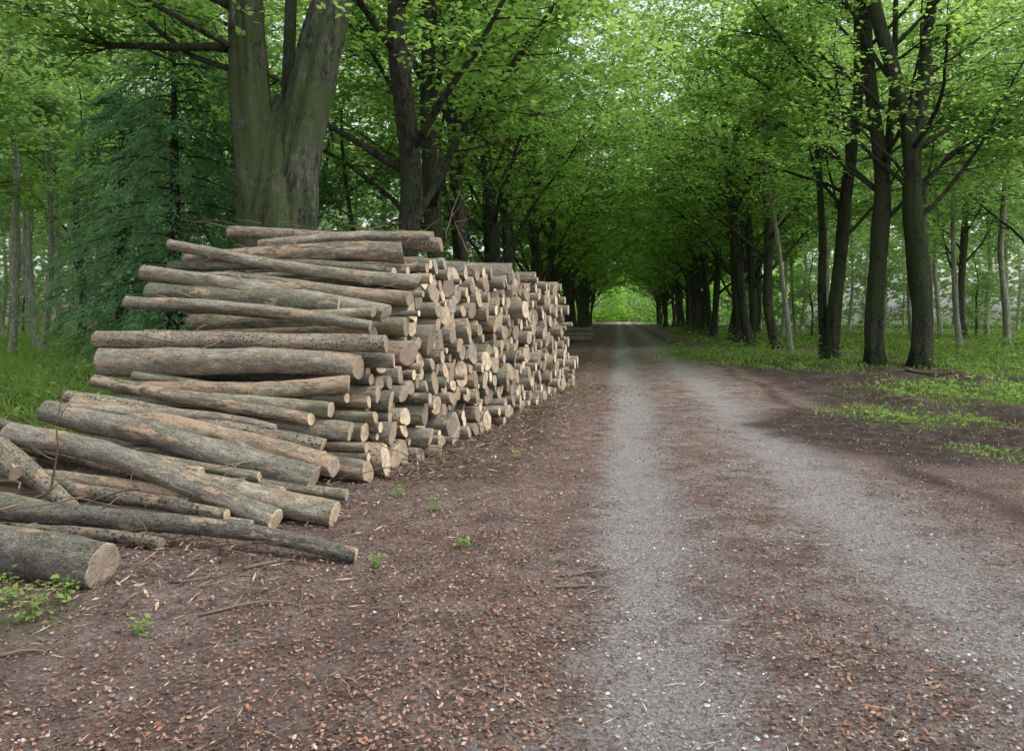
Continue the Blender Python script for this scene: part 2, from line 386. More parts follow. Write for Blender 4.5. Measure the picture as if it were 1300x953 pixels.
# ------------------------------------------------------------ logs
def make_log(p0, p1, r0, r1, label, group, mat='bark0', bend=0.0, bdir=None, seg=14, rings=10, knots=0, seed=None, rough=.09):
    seed = random.uniform(0, 500) if seed is None else seed
    p0 = Vector(p0); p1 = Vector(p1); ax = p1-p0; L = ax.length
    root = bpy.data.objects.new('log', None); COL.objects.link(root); root.empty_display_size = .1
    root.location = p0; root.rotation_mode = 'QUATERNION'; root.rotation_quaternion = ax.to_track_quat('X', 'Z')
    tag(root, label, 'log', group)
    ba = random.uniform(0, 2*PI) if bdir is None else bdir
    bends = (bend*math.cos(ba), bend*math.sin(ba)); b2 = random.uniform(-.6, .6)*bend
    kn = [(random.uniform(.1, .9), random.uniform(0, 2*PI), random.uniform(.2, .55)) for _ in range(knots)]
    tl = (random.uniform(-.25, .25), random.uniform(-.25, .25))
    ovl = random.uniform(.80, 1.0); ova = random.uniform(0, PI)
    V = []
    for i in range(rings+1):
        t = i/rings
        by = bends[0]*math.sin(PI*t)+b2*math.sin(2*PI*t); bz = bends[1]*math.sin(PI*t)-b2*math.sin(2*PI*t)*.5
        if bend > 0: by += .13*r0*noise.noise(Vector((t*L*1.5, seed, 0))); bz += .13*r0*noise.noise(Vector((t*L*1.5, seed, 9)))
        r = r0+(r1-r0)*t
        if i == 0: r *= .97
        for j in range(seg):
            a = 2*PI*j/seg
            rr = r*(1+rough*noise.noise(Vector((math.cos(a)*1.2+seed, math.sin(a)*1.2, t*L*1.6)))+rough*.7*noise.noise(Vector((math.cos(a)*3+seed, math.sin(a)*3, t*L*6))))
            rr *= 1-(1-ovl)*math.cos(a-ova)**2
            for kt, ka, ks in kn:
                dd = ((t-kt)*L/(r*.9))**2+(math.sin((a-ka)/2)*2/.5)**2
                if dd < 4: rr += r*ks*math.exp(-dd*1.6)
            yy = math.cos(a)*rr; zz = math.sin(a)*rr
            V.append((t*L+(tl[0]*yy+tl[1]*zz if i == 0 else 0), by+yy, bz+zz))
    F = []
    for i in range(rings):
        for j in range(seg):
            a = i*seg+j; b = i*seg+(j+1) % seg; F.append((a, a+seg, b+seg, b))
    nb = len(F); F.append(tuple(range(rings*seg, rings*seg+seg)))
    me = bpy.data.meshes.new('bark'); me.from_pydata(V, [], F)
    me.materials.append(M[mat]); me.materials.append(M['cut'])
    me.polygons.foreach_set('use_smooth', [True]*nb+[False]); me.polygons[nb].material_index = 1
    link('bark', me, root)
    rim = V[:seg]; cx = sum(v[0] for v in rim)/seg; cy = sum(v[1] for v in rim)/seg; cz = sum(v[2] for v in rim)/seg
    EV = []; fr = [1.0, .94, .6, .3]
    for q, f in enumerate(fr):
        for v in rim:
            EV.append((cx+(v[0]-cx)*f-(0 if q == 0 else .004)+random.uniform(-1, 1)*.0008, cy+(v[1]-cy)*f, cz+(v[2]-cz)*f))
    EV.append((cx-.004, cy, cz)); EF = []
    for q in range(3):
        for j in range(seg):
            a = q*seg+j; b = q*seg+(j+1) % seg; EF.append((a, b, b+seg, a+seg))
    for j in range(seg): EF.append((3*seg+j, 3*seg+(j+1) % seg, len(EV)-1))
    me = bpy.data.meshes.new('cut_end'); me.from_pydata(EV, [], EF); me.materials.append(M['cut'])
    link('cut_end', me, root)
    return root

GL = 'loose logs slumped at the near end of the stack'
H = [
 (130,719,4.62,31, -190,666,5.3,31, .00,0,'bark0','thick short log with broad sawn end, nearest the camera at bottom left'),
 (452,704,5.12,9, -40,640,5.95,15, .06,1.2,'bark0','long pale thin tapering log lying lowest in front of the heap'),
 (240,648,6.0,18, -60,628,6.5,19, .02,0,'bark1','stubby peeling log with flat end, just above the long thin one'),
 (350,659,5.85,15, 12,549,6.6,15, .08,1.5,'bark0','crooked bulging log curving down to the ground at left'),
 (425,655,5.98,17, 60,575,7.0,15, .03,0.6,'bark0','straight log on the ground whose end shows right of the crooked one'),
 (272,634,6.0,11, -20,600,6.5,12, .03,1,'bark1','slim peeled log squeezed between the stubby and crooked logs'),
 (398,609,6.75,19, 58,521,7.35,14, .02,1.5,'bark0','thick straight log with round end, sloping on top of the crooked one'),
 (424,592,7.05,14, 95,512,7.6,12, .03,2,'bark1','log tucked right behind the thick straight sloping one'),
 (410,565,7.3,10, 85,502,7.65,8, .02,1,'bark2','slim dimpled log sloping down at the foot of the stack'),
 (420,520,7.5,11, 150,512,7.8,11, .05,1.5,'bark3','arched greenish log just above the slim dimpled one'),
 (443,487,7.62,11, 146,492,7.9,9, .04,4.7,'bark1','thin peeling log under the dark bulging one on the near slope'),
 (455,467,7.8,16, 128,461,8.05,18, .05,1.6,'bark0','dark bulging log with thick left end, middle of the near slope'),
 (490,437,7.9,12, 121,430,8.1,11, .01,1.5,'bark2','long straight level log with reddish bark at eye height'),
 (470,414,8.1,7, 160,384,8.3,8, .06,1.4,'bark0','slim wavy log just above the long reddish level one'),
 (474,397,8.3,7, 200,384,8.6,7, .06,4.4,'bark1','slim curved log under the forked thick upper one'),
 (430,388,8.4,9, 190,372,8.75,14, .03,0,'bark3','mossy log with rotten left end on the near slope'),
 (490,399,8.5,13, 182,346,8.9,10, .05,.6,'bark0','heavy knobbly log sloping down right in the upper near slope'),
 (532,358,9.15,9, 206,309,9.5,7, .06,4.5,'bark0','thin log with upturned left tip near the top of the stack'),
 (511,321,9.45,14, 235,332,9.75,9, .05,1.6,'bark1','pale peeled log with round end lying on top of the stack'),
 (560,311,10.3,10, 291,294,10.6,8, .02,0,'bark2','dimpled straight log topmost at the stack\'s left skyline'),
 (20,600,5.9,11, -120,480,6.7,15, .03,1.5,'bark2','dimpled curved log leaning down at the left photo edge'),
 (90,645,5.9,11, -10,560,6.6,14, .04,1.0,'bark2','short reddish dimpled log crossing behind the crooked one'),
 (500,458,8.1,10, 230,448,8.4,10, .0,0,'bark0','small log end just right of the bulging log'),
 (395,532,7.4,9, 120,483,7.9,9, .03,0,'bark1','thin log wedged behind the arched greenish one'),
 (520,380,8.75,10, 240,352,9.2,9, .03,0,'bark1','log peeking out right of the heavy knobbly one'),
 (445,548,7.45,13, 160,520,7.9,13, .0,0,'bark0','stout log showing only its end above the slope foot'),
 (548,300,10.0,7, 330,312,10.3,8, .05,1.4,'bark0','short stick like log below the topmost dimpled one'),
 (500,345,9.3,7, 215,338,9.6,8, .06,1.3,'bark3','slim crooked log under the pale peeled top one'),
 (360,628,6.5,10, 30,590,7.0,11, .05,1.5,'bark1','slim log in the shade beneath the crooked bulging one'),
 (300,645,6.15,8, -10,622,6.6,9, .04,1.2,'bark1','thin peeling pole lying low behind the stubby log'),
 (210,615,6.35,7, -40,560,6.9,8, .04,2.0,'bark2','thin dimpled pole high in the tangle at far left'),
 (330,605,6.7,7, 20,562,7.2,8, .04,1.0,'bark3','thin greenish pole above the crooked bulging log'),
 (350,545,7.35,7, 75,518,7.5,7, .05,1.5,'bark0','thin grey pole resting along the slim dimpled log'),
 (440,505,7.65,7, 170,476,7.9,7, .06,4.0,'bark3','thin bowed pole between the arched log and the bulging one'),
 (460,372,8.9,6, 230,352,9.1,6, .06,1.5,'bark0','thin twisted pole above the heavy knobbly log'),
 (180,672,5.6,8, -110,618,6.1,9, .04,1.5,'bark3','thin mossy pole between the long thin log and the stubby one'),
 (385,640,6.3,8, 60,600,6.7,9, .04,1.2,'bark2','thin dimpled pole just under the thick straight sloping log'),
 (412,578,7.2,7, 110,540,7.5,8, .04,1.2,'bark1','thin peeled pole between the thick sloping log and the slim dimpled one'),
 (205,690,5.35,7, 20,672,5.6,8, .03,1.2,'bark2','short broken pole lying in front of the stubby log'),
 (320,668,5.75,9, 60,640,6.2,10, .03,.5,'bark1','low pole beneath the crooked log, its end left of the bend'),
 (255,600,6.55,9, -60,545,7.0,11, .04,1.3,'bark1','peeling log in the middle of the far-left tangle'),
 (150,585,6.6,7, -90,520,7.0,9, .04,1.3,'bark3','mossy pole topmost in the far-left tangle'),
 (440,628,6.6,8, 200,596,6.9,9, .0,0,'bark3','small log end tucked behind the straight ground log'),
 (288,655,5.78,9, 90,622,6.1,9, .02,1,'bark2','dimpled pole end just left of the crooked log\'s foot'),
 (120,622,6.2,9, -130,580,6.6,10, .04,1.3,'bark0','grey pole at the left edge above the stubby log'),
]
AX = (-.965, .262)
def uY(Yf): return .262*(-1.0+.26*(Yf-8.6))+.965*Yf
U0 = uY(0); U1 = uY(1)-uY(0)
def Yu(u): return (u-U0)/U1
fixed = []
for h in H:
    p0 = P(h[0], h[1], h[2]); p1 = P(h[4], h[5], h[6])
    r0 = h[3]/1000*h[2]; r1 = h[7]/1000*h[6]
    p0.z = max(p0.z, r0*.9); p1.z = max(p1.z, r1*.9)
    ax = p1-p0
    Lg = min(ax.length, 3.1); p1 = p0+ax.normalized()*Lg
    make_log(p0, p1, r0, r1, h[11], GL, h[10], h[8], h[9], 28, 56, 3, None, .13)
    if h[2] > 6.9 and h[3] > 8: fixed.append((p0.x*.262+p0.y*.965, p0.z, r0))
prY = [7.5, 7.6, 7.9, 8.15, 8.5, 9.2, 9.6, 10.2, 10.8, 12.5, 14, 16, 17.5, 17.95]
prZ = [.22, .35, .85, 1.28, 1.58, 2.0, 2.35, 2.74, 2.88, 2.76, 2.64, 2.50, 2.40, 1.6]
us = np.arange(uY(7.5), uY(17.9), .012); yus = Yu(us); lim = np.interp(yus, prY, prZ)+.05*np.sin(yus*5)+.03*np.sin(yus*13)
cu, cz, cr = [], [], []
fails = 0
while fails < 60 and len(cu) < 600:
    r = float(np.clip(rng.lognormal(math.log(.088), .42), .036, .20))
    if fails > 12: r = float(rng.uniform(.035, .065))
    zz = np.full(len(us), r*.97)
    if cu:
        du = np.abs(us[:, None]-np.array(cu)[None]); rs = r+np.array(cr)[None]
        hgt = np.where(du < rs, np.array(cz)[None]+np.sqrt(np.maximum(rs**2-du**2, 0)), 0)
        zz = np.maximum(zz, hgt.max(1))
    ok = zz+r < lim
    for fu, fz, frr in fixed:
        ok &= np.hypot(us-fu, zz-fz) > (r+frr)*.84
    if not ok.any(): fails += 1; continue
    sc = np.where(ok, zz+.06*np.sin(us*2.0), 99)
    i = int(np.argmin(sc)); cu.append(float(us[i])); cz.append(float(zz[i])); cr.append(r)
print('PACKED', len(cu))
def ordn(i):
    w = ['first','second','third','fourth','fifth','sixth','seventh','eighth','ninth','tenth','eleventh','twelfth']
    if i < 12: return w[i]
    i += 1
    return '%d%s' % (i, {1:'st',2:'nd',3:'rd'}.get(i % 10, 'th') if i % 100 not in (11,12,13) else 'th')
cols = {}
for i, u in enumerate(cu): cols.setdefault(int((u-uY(7.5))/.3), []).append(i)
lab = {}
for ci, key in enumerate(sorted(cols)):
    for ri, i in enumerate(sorted(cols[key], key=lambda q: cz[q])):
        r = cr[i]; sz = 'thin' if r < .08 else 'medium' if r < .115 else 'thick' if r < .15 else 'very thick'
        lab[i] = '%s log end, %s up from the ground, %s column from the stack\'s near corner' % (sz, ordn(ri), ordn(ci))
order = sorted(range(len(cu)), key=lambda i: -cr[i]/Yu(cu[i]))
single = set(order[:246])
FV, FF, FM = [], [], []
for i in range(len(cu)):
    Yf = Yu(cu[i]); z = cz[i]; r = cr[i]
    X0 = -1.0+.26*(Yf-8.6)-.15*z+float(rng.normal(0, .07))-(.08 if Yf < 8.6 else 0)
    if rng.uniform() < .08: X0 += .13
    q = (X0-(-1.0+.26*(Yf-8.6)))/AX[0]
    p0 = Vector((X0, Yf+AX[1]*q, z))
    yaw = float(rng.normal(0, .018)); pit = float(rng.normal(0, .012))
    d = Vector((AX[0]-AX[1]*yaw, AX[1]+AX[0]*yaw, pit)).normalized()
    Lg = 2.85+float(rng.normal(0, .14)); tp = float(rng.uniform(.8, 1.0))
    near = Yf < 10.5
    ex = lim[int(np.argmin(np.abs(us-cu[i])))]-z < .45
    mt = ['bark0', 'bark0', 'bark1', 'bark1', 'bark2', 'bark3'][int(rng.integers(0, 6))]
    if i in single:
        make_log(p0, p0+d*Lg, r*.97, r*tp, lab[i], 'sawn logs packed in the roadside stack', mt, float(rng.uniform(0, .04))*(1.5 if ex else .4), None,
                 20 if near else 14, (24 if near else 10) if ex else 8, 3 if ex else 0, None, .2)
    else:
        side = Vector((-d.y, d.x, 0)).normalized(); upv = d.cross(side); sg = 12
        b0 = len(FV); rs_ = [r*(1+.12*math.sin(3*j+i)*.5+random.uniform(-.05, .05)) for j in range(sg)]
        for tt in (0, .5, 1):
            for j in range(sg):
                a = 2*PI*j/sg; FV.append(tuple(p0+d*Lg*tt+side*math.cos(a)*rs_[j]*(1-(1-tp)*tt)+upv*math.sin(a)*rs_[j]*(1-(1-tp)*tt)))
        for t_ in (0, 1):
            for j in range(sg):
                a = b0+t_*sg+j; b = b0+t_*sg+(j+1) % sg; FF.append((a, b, b+sg, a+sg)); FM.append(0)
        e0 = len(FV)
        for j in range(sg):
            v = Vector(FV[b0+j]); FV.append(tuple(v-d*.002))
        FF.append(tuple(range(e0, e0+sg))); FM.append(1)
if FF:
    me = bpy.data.meshes.new('stacked_logs'); me.from_pydata(FV, [], FF); me.materials.append(M['bark4']); me.materials.append(M['cut_far'])
    me.polygons.foreach_set('material_index', FM); me.polygons.foreach_set('use_smooth', [m == 0 for m in FM])
    tag(link('stacked_logs', me), 'remaining small log ends filling the stack, mostly thin or far ones', 'logs', kind='stuff')
for row, (nn_, zz) in enumerate(((4, .16), (3, .43), (2, .70))):
    for q in range(nn_):
        yq = 48+q*.34+row*.17
        make_log((4.9+random.uniform(-.1, .1), yq, zz), (2.6, yq+.3, zz), .155, .15,
                 'log in the small far stack by the lane, %s in its %s row' % (ordn(q), ['bottom','middle','top'][row]),
                 'logs in the small stack farther along the lane', 'bark3', 0, None, 12, 4)

# ------------------------------------------------------------ trees
def bez(p0, d0, L, up, n=9, wob=.12):
    pts = [Vector(p0)]; d = Vector(d0).normalized()
    for i in range(n):
        t = i/n
        d = (d+Vector((random.gauss(0, wob), random.gauss(0, wob), up*(1 if t < .5 else .1)/n+random.gauss(0, wob*.7)))).normalized()
        pts.append(pts[-1]+d*(L/n))
    return pts
mb = MB()
for q in range(190):
    Yq = random.uniform(4.9, 9.2) if q % 3 else random.uniform(7, 16)
    xf = -1.0+.26*(Yq-8.6)
    if Yq < 7.6: xx = xf-random.uniform(-.5, 2.9); zz = random.uniform(.02, .45) if xx < xf-.5 else .02
    else: xx = xf+random.uniform(-.05, .55); zz = random.uniform(.02, .12)
    az = random.uniform(0, 2*PI); rr = random.uniform(.003, .009)
    pts = bez((xx, Yq, zz), (math.cos(az), math.sin(az), random.uniform(-.1, .3)), random.uniform(.25, .9), -.25, 6, .2)
    for p in pts: p.z = max(p.z, .012)
    mb.tube(pts, [rr*(1-.12*j) for j in range(7)], 4)
for q in range(46):
    Yq = random.uniform(8, 11.5); xx = -1.2-random.uniform(0, 2.9)+.2*(Yq-8); zt = float(np.interp(Yq, [7.6, 8.0, 8.5, 9.2, 10, 11], [.8, 1.35, 1.95, 2.3, 2.7, 2.9]))
    az = random.uniform(0, 2*PI); pts = bez((xx, Yq-.15, zt-.02), (math.cos(az), math.sin(az)*.4, random.uniform(-.1, .35)), random.uniform(.25, .8), -.2, 6, .22)
    mb.tube(pts, [.006*(1-.12*j) for j in range(7)], 4)
tag(link('brushwood', mb.mesh('brushwood', M['twig'])), 'thin dead twigs tangled among and beside the stacked logs', 'brushwood', kind='stuff')

def interp_path(path, z):
    for a, b in zip(path, path[1:]):
        if a[2] <= z <= b[2]:
            t = (z-a[2])/(b[2]-a[2]); return Vector(a)*(1-t)+Vector(b)*t
    return Vector(path[-1])
def smooth_path(path, step=.4):
    out = []; zt = path[0][2]
    while zt < path[-1][2]: out.append(interp_path(path, zt)); zt += step
    out.append(Vector(path[-1]))
    for _ in range(3):
        out = [out[0]]+[(out[i-1]+out[i]*2+out[i+1])/4 for i in range(1, len(out)-1)]+[out[-1]]
    return out
def make_beech(name, r, H_, z0, cr_, nspray, k, leafsize, bark, leafm, nlimb=7, path=None, extra_stems=(), limbs=None, fill=.35, seg=16, sprR=.5,
               flare=(.4, .3), zl0=None, lbark=None, lr=.3, elr=(.35, .9), topw=.45, rin=.1, bare=0.0, ridge=.15):
    sd = random.uniform(0, 100); zl0 = z0*.8 if zl0 is None else zl0; lbark = lbark or bark
    if path is None:
        path = [(0, 0, -.15)]; ox = oy = 0
        for z in np.linspace(1.8, H_*.85, 7):
            ox += random.gauss(0, .2); oy += random.gauss(0, .2); path.append((ox, oy, z))
    pts = smooth_path(path)
    Ht = pts[-1].z
    rad = [r*(1-.8*max(0, p.z)/Ht)**.7 if p.z < Ht*.98 else .03 for p in pts]
    mb = MB(); mb.tube(pts, rad, seg, .16, sd, .5, flare, True, ridge)
    for st in extra_stems:
        sp = smooth_path(st[0]); hh = sp[-1].z-sp[0].z
        if len(st) > 3: rr_ = [st[1]*(1-.8*((p.z-sp[0].z)/hh)**5) for p in sp]
        else: rr_ = [max(.03, st[1]*(1-.7*(p.z-sp[0].z)/hh)) for p in sp]
        mb.tube(sp, rr_, seg, .16, sd+9, .5, st[2] if len(st) > 2 else None, True, ridge)
    trunk = mb.mesh('trunk', M[bark])
    cents = []; lm = []
    specs = []
    for i in range(nlimb):
        zl = zl0+(Ht*.8-zl0)*(i/nlimb)**1.1+random.uniform(-.3, .3); az = i*2.4+random.uniform(-.4, .4)
        specs.append((zl, az, cr_*random.uniform(.75, 1.05)*(1-.35*i/nlimb), random.uniform(*elr), None))
    if limbs: specs += limbs
    for (zl, az, L, el, rk) in specs:
        b = interp_path([tuple(p) for p in pts], zl)
        p = bez(b, (math.cos(az), math.sin(az), el), L, .5 if el < 1 else -.3, 10, .13)
        rb = rk if rk else r*lr
        m = MB(); m.tube(p, [rb*(1-.85*i/10) for i in range(11)], 8, .1, sd)
        for q in range(3, 11):
            if q > 3: cents.append(p[q])
            for w in range(2):
                a2 = random.uniform(0, 2*PI); l2 = L*random.uniform(.18, .42)*(1.1-q/14)
                s = bez(p[q], (math.cos(a2)+math.cos(az)*.7, math.sin(a2)+math.sin(az)*.7, random.uniform(-.15, .5)), l2, .1, 5, .14)
                m.tube(s, [rb*.28*(1-.8*i/5) for i in range(6)], 5, 0)
                cents += s[2:]
                for _ in range(2):
                    a3 = random.uniform(0, 2*PI); s3 = bez(s[3], (math.cos(a3), math.sin(a3), random.uniform(-.3, .3)), l2*.6, -.1, 3, .15)
                    m.tube(s3, [rb*.1, rb*.08, rb*.06, rb*.03], 4, 0); cents += s3[1:]
        lm.append(m.mesh('limb', M[lbark]))
    cents = np.array([tuple(c) for c in cents])
    ids = rng.integers(0, len(cents), int(nspray*(1-fill)))
    C = cents[ids]+rng.normal(0, .35, (len(ids), 3))*[1, 1, .6]
    nf = int(nspray*fill); u = rng.uniform(0, 1, nf)
    zc = z0+.5+(H_-z0-.5)*u; rr = cr_*np.sqrt(np.clip(1-(2*u-.95)**2*topw, .05, 1))*np.sqrt(rng.uniform(rin, 1, nf)); ph = rng.uniform(0, 2*PI, nf)
    top = pts[-1]
    F_ = np.stack([np.cos(ph)*rr+top.x*u, np.sin(ph)*rr+top.y*u, zc], 1)
    nz = np.sin(F_[:, 0]*1.1+sd)*np.cos(F_[:, 1]*1.2)+np.sin(F_[:, 2]*1.7+F_[:, 0]*.6)
    F_ = F_[nz > -.6]
    C = np.concatenate([C, F_])
    C = C[C[:, 2] > z0*.85]
    if bare:                                   # inside of the crown carries no leaves
        kp = (np.hypot(C[:, 0]-top.x*C[:, 2]/Ht*.5, C[:, 1]) > bare) | (C[:, 2] > 12)
        if bare > 2: kp &= ~((C[:, 1] < 0) & (C[:, 1] > -6) & (np.abs(C[:, 0]) < 1.8) & (C[:, 2] < 11) & (rng.uniform(0, 1, len(C)) < .8))
        C = C[kp]
    crown = fast_mesh('crown', sprays(C, k, sprR, leafsize), 4, M[leafm])
    return trunk, lm, crown
def place_tree(kind, parts, loc, rz, sc, label, cat, group=None, limbname='limb'):
    root = bpy.data.objects.new(kind, None); COL.objects.link(root); root.location = loc
    root.rotation_euler = (0, 0, rz); root.scale = (sc, sc, sc)
    tag(root, label, cat, group)
    link('trunk', parts[0], root)
    for m in parts[1]: link(limbname, m, root)
    link('crown', parts[2], root)
    return root

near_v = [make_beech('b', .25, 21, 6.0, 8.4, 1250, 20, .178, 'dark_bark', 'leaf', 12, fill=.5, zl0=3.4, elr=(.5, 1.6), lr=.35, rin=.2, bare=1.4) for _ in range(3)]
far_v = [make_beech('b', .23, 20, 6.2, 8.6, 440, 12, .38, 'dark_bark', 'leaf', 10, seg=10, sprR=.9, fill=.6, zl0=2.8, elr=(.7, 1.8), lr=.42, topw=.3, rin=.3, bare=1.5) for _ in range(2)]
big = make_beech('b', .41, 17, 5.6, 6.5, 1000, 26, .135, 'beech_bark', 'leaf', 6,
    path=[(-.16, 0, -.15), (-.18, -.05, 2.2), (-.28, -.1, 4.0), (-.42, -.1, 5.3), (-.50, -.1, 6.9), (-.56, -.1, 8), (-.9, -.2, 13)],
    extra_stems=[([(.2, 0, -.15), (.2, 0, 2.0), (.30, 0, 4.0), (.54, .05, 5.4), (.90, .1, 6.9), (1.15, .15, 8), (1.9, .3, 13)], .51, (.4, .6)),
                 ([(0, -.06, -.15), (0, -.12, 2.4), (.03, -.02, 3.6), (.06, .15, 5.3)], .58, (.3, .6), 1),
                 ([(.0, .3, 2), (.05, .35, 4), (.15, .45, 8), (.2, .5, 12)], .15)],
    limbs=[(6.0, 3.1, 6.0, .03, .08), (6.6, 3.4, 6.5, .12, .075), (5.6, 2.75, 5.5, .12, .055), (7.0, 3.0, 6, .3, .08), (5.9, 3.9, 5.0, .1, .05)], flare=(.3, .6), seg=56, zl0=8.0, lbark='dark_bark', lr=.2, ridge=.24)
place_tree('beech_tree', big, (-3.95, 13.2, 0), 0, 1, 'massive mossy twin-stemmed beech standing directly behind the log stack', 'tree')
def row_label(side, i):
    if side == 'l': return 'avenue beech in the row left of the lane, %s trunk beyond the twin-stemmed one' % ordn(i)
    return 'avenue beech in the row right of the lane, %s trunk past the three-tree clump' % ordn(i)
yy = 17.0; i = 0
while yy < 142:
    x = -4.85+SL*yy+random.uniform(-.3, .3)
    v = near_v[i % 3] if yy < 46 else far_v[i % 2]
    place_tree('beech_tree', v, (x, yy, 0), i*1.9+.6, random.uniform(.9, 1.08)*(1.12 if i == 0 else 1), row_label('l', i), 'tree', 'beeches in the left avenue row')
    yy += 4.2; i += 1
yy = 37.0; i = 0
while yy < 145:
    x = 7.0+SL*yy+random.uniform(-.5, .5)
    v = near_v[(i+1) % 3] if yy < 46 else far_v[i % 2]
    place_tree('beech_tree', v, (x, yy, 0), i*2.3+.2, random.uniform(.88, 1.08), row_label('r', i), 'tree', 'beeches in the right avenue row')
    yy += 3.3 if yy < 60 else 4.0; i += 1
def clump(px, py, Y, r, pth, label, stems=(), limbs=None, z0=5.6, n=1100):
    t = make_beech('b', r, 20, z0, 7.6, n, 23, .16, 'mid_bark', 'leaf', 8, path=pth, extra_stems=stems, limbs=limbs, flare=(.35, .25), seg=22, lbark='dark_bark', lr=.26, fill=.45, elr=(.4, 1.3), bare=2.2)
    g = P(px, py, Y); place_tree('beech_tree', t, (g.x, Y, 0), 0, 1, label, 'tree')
clump(1168, 465, 24.5, .32, [(0, 0, -.15), (.10, 0, 1.6), (-.05, 0, 3.2), (-.25, 0, 5), (-.2, 0, 6.5), (-.55, 0, 8.2), (-1.4, 0, 11), (-2.4, 0, 17)],
      'grey beech rightmost of the near clump, forking above head height', [([(-.22, 0, 6.4), (.15, .1, 8.4), (.2, .1, 10), (.6, .2, 12), (.8, 0, 17)], .22)],
      [(6.6, 0.1, 7, .7, .08), (8.6, .3, 7, .4, .07), (7.2, 3.2, 6, 1.1, .08), (5.2, 6.0, 5.5, 1.0, .055), (5.6, 3.3, 5, 1.2, .06), (4.6, .5, 5, .9, .05)])
clump(1112, 463, 25.2, .29, [(0, 0, -.15), (-.10, 0, 1.5), (.08, 0, 3.4), (.24, 0, 5.5), (.02, 0, 7.5), (-.3, 0, 10), (-.4, 0, 17)],
      'stout dark beech in the middle of the near right clump', [([(.12, 0, 4.6), (.55, .2, 7.5), (.75, .3, 10), (.9, .4, 15)], .15)], [(5.4, 2.9, 6.5, 1.2, .07), (7.4, 3.3, 7.5, .8, .08), (6.4, .4, 5, 1.2, .06)])
clump(1056, 455, 28.5, .26, [(0, 0, -.15), (.05, 0, 1.6), (.35, 0, 3.6), (.5, 0, 6), (.95, 0, 9), (.9, 0, 17)],
      'leaning dark beech leftmost of the near right clump', [([(-.12, .3, 0), (-.25, .3, 2.4), (-.2, .3, 4.6), (-.5, .3, 9), (-.9, .2, 16)], .16, (.4, .4))],
      [(6.0, 3.0, 7.5, 1.0, .07), (8.0, 3.4, 7.5, .7, .07), (5.0, 3.6, 6, 1.3, .055)])
for j, (px, Y, sc, lb) in enumerate([(98, 36, .75, 'dark trunked beech in the woods left of the conifers'), (-110, 24, .9, 'beech at the far left edge, crown over the left photo border'),
                  (190, 42, .9, 'beech deep in the woods behind the conifers'), (300, 30, 1, 'beech hidden behind the twin-stemmed one'),
                  (1310, 37, 1, 'beech in the woods at the right photo edge'), (1450, 28, 1, 'beech just off the right edge, crown reaching in'),
                  (1225, 50, 1, 'beech deep in the woods right of the near clump'), (960, 64, 1, 'beech behind the right row near the leaning birch')]):
    place_tree('beech_tree', near_v[j % 3], ((px-650)/1000*Y, Y, 0), j*1.3, sc, lb, 'tree')
slim_v = [make_beech('s', .17, 22, 8.5, 3.8, 280, 14, .28, 'pale_bark', 'leaf_hazed', 4, seg=9, sprR=.65, flare=(.3, .3), lr=.18) for _ in range(2)]
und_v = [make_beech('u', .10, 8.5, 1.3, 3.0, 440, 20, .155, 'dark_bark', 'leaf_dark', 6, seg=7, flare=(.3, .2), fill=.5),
         make_beech('u', .09, 7.5, 1.0, 2.8, 440, 20, .155, 'dark_bark', 'leaf_hazed', 6, seg=7, flare=(.3, .2), fill=.5)]
for side, (a0, a1) in enumerate(((-120, 600), (900, 1420))):
    tries = 0; lst = []
    while len(lst) < 42 and tries < 3000:
        tries += 1; Y = random.uniform(34, 90); px = random.uniform(a0, a1)
        if side == 0 and len(lst) < 14: px = random.uniform(-20, 130); Y = random.uniform(28, 62)
        X = (px-650)/1000*Y; a = X-SL*Y
        if side == 0 and (a > -9 or (px > 250 and random.random() < .6)): continue
        if side == 1 and a < 11: continue
        if any((X-q[0])**2+(Y-q[1])**2 < 7 for q in lst): continue
        lst.append((X, Y, px))
    lst.sort(key=lambda q: q[2])
    for i, (X, Y, px) in enumerate(lst):
        place_tree('forest_tree', slim_v[i % 2], (X, Y, 0), random.uniform(0, 6.28), random.uniform(.85, 1.15),
                   'slim pale trunked tree in the woods %s of the avenue, %s counting from left' % (('left', 'right')[side], ordn(i)), 'tree',
                   'slim forest trees %s of the avenue' % ('left', 'right')[side])
US = [(440, 22, 0, 1.0, 'bushy dark young tree behind the gap right of the twin-stemmed beech'),
      (400, 30, 0, 1.2, 'dark young tree directly behind the twin-stemmed beech'),
      (30, 60, 1, 1.0, 'light green young tree among pale trunks at far left'),
      (-40, 42, 1, .8, 'leafy young tree at the very left edge of the woods'),
      (560, 34, 0, 1.0, 'dark young tree behind the left avenue trunks'),
      (120, 56, 1, 1.2, 'light green young tree deep behind the conifers'),
      (1240, 54, 1, .9, 'light green young tree right of the near right clump'),
      (1330, 42, 1, .9, 'leafy young tree at the right photo edge'),
      (1030, 54, 1, .9, 'young tree between the birch and the near right clump'),
      (960, 66, 0, 1.2, 'dark young tree behind the right avenue row'),
      (1120, 60, 1, 1.1, 'light green young tree seen through the near right clump'),
      (620, 44, 0, 1.2, 'dark young tree deep behind the left avenue row')]
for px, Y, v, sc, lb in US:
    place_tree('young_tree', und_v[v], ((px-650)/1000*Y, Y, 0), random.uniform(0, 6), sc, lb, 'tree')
bt = make_beech('bi', .13, 9, 6.6, 1.6, 120, 14, .12, 'birch_bark', 'leaf', 4, path=[(0, 0, -.1), (-.12, 0, 1.5), (-.35, 0, 3), (-.5, 0, 4.5), (-.85, 0, 6.6), (-1.2, 0, 8.6)], seg=9, flare=(.2, .2))
place_tree('birch_tree', bt, (11.5, 32.5, 0), 0, 1, 'thin pale leaning birch trunk between the right avenue row and near clump', 'tree')
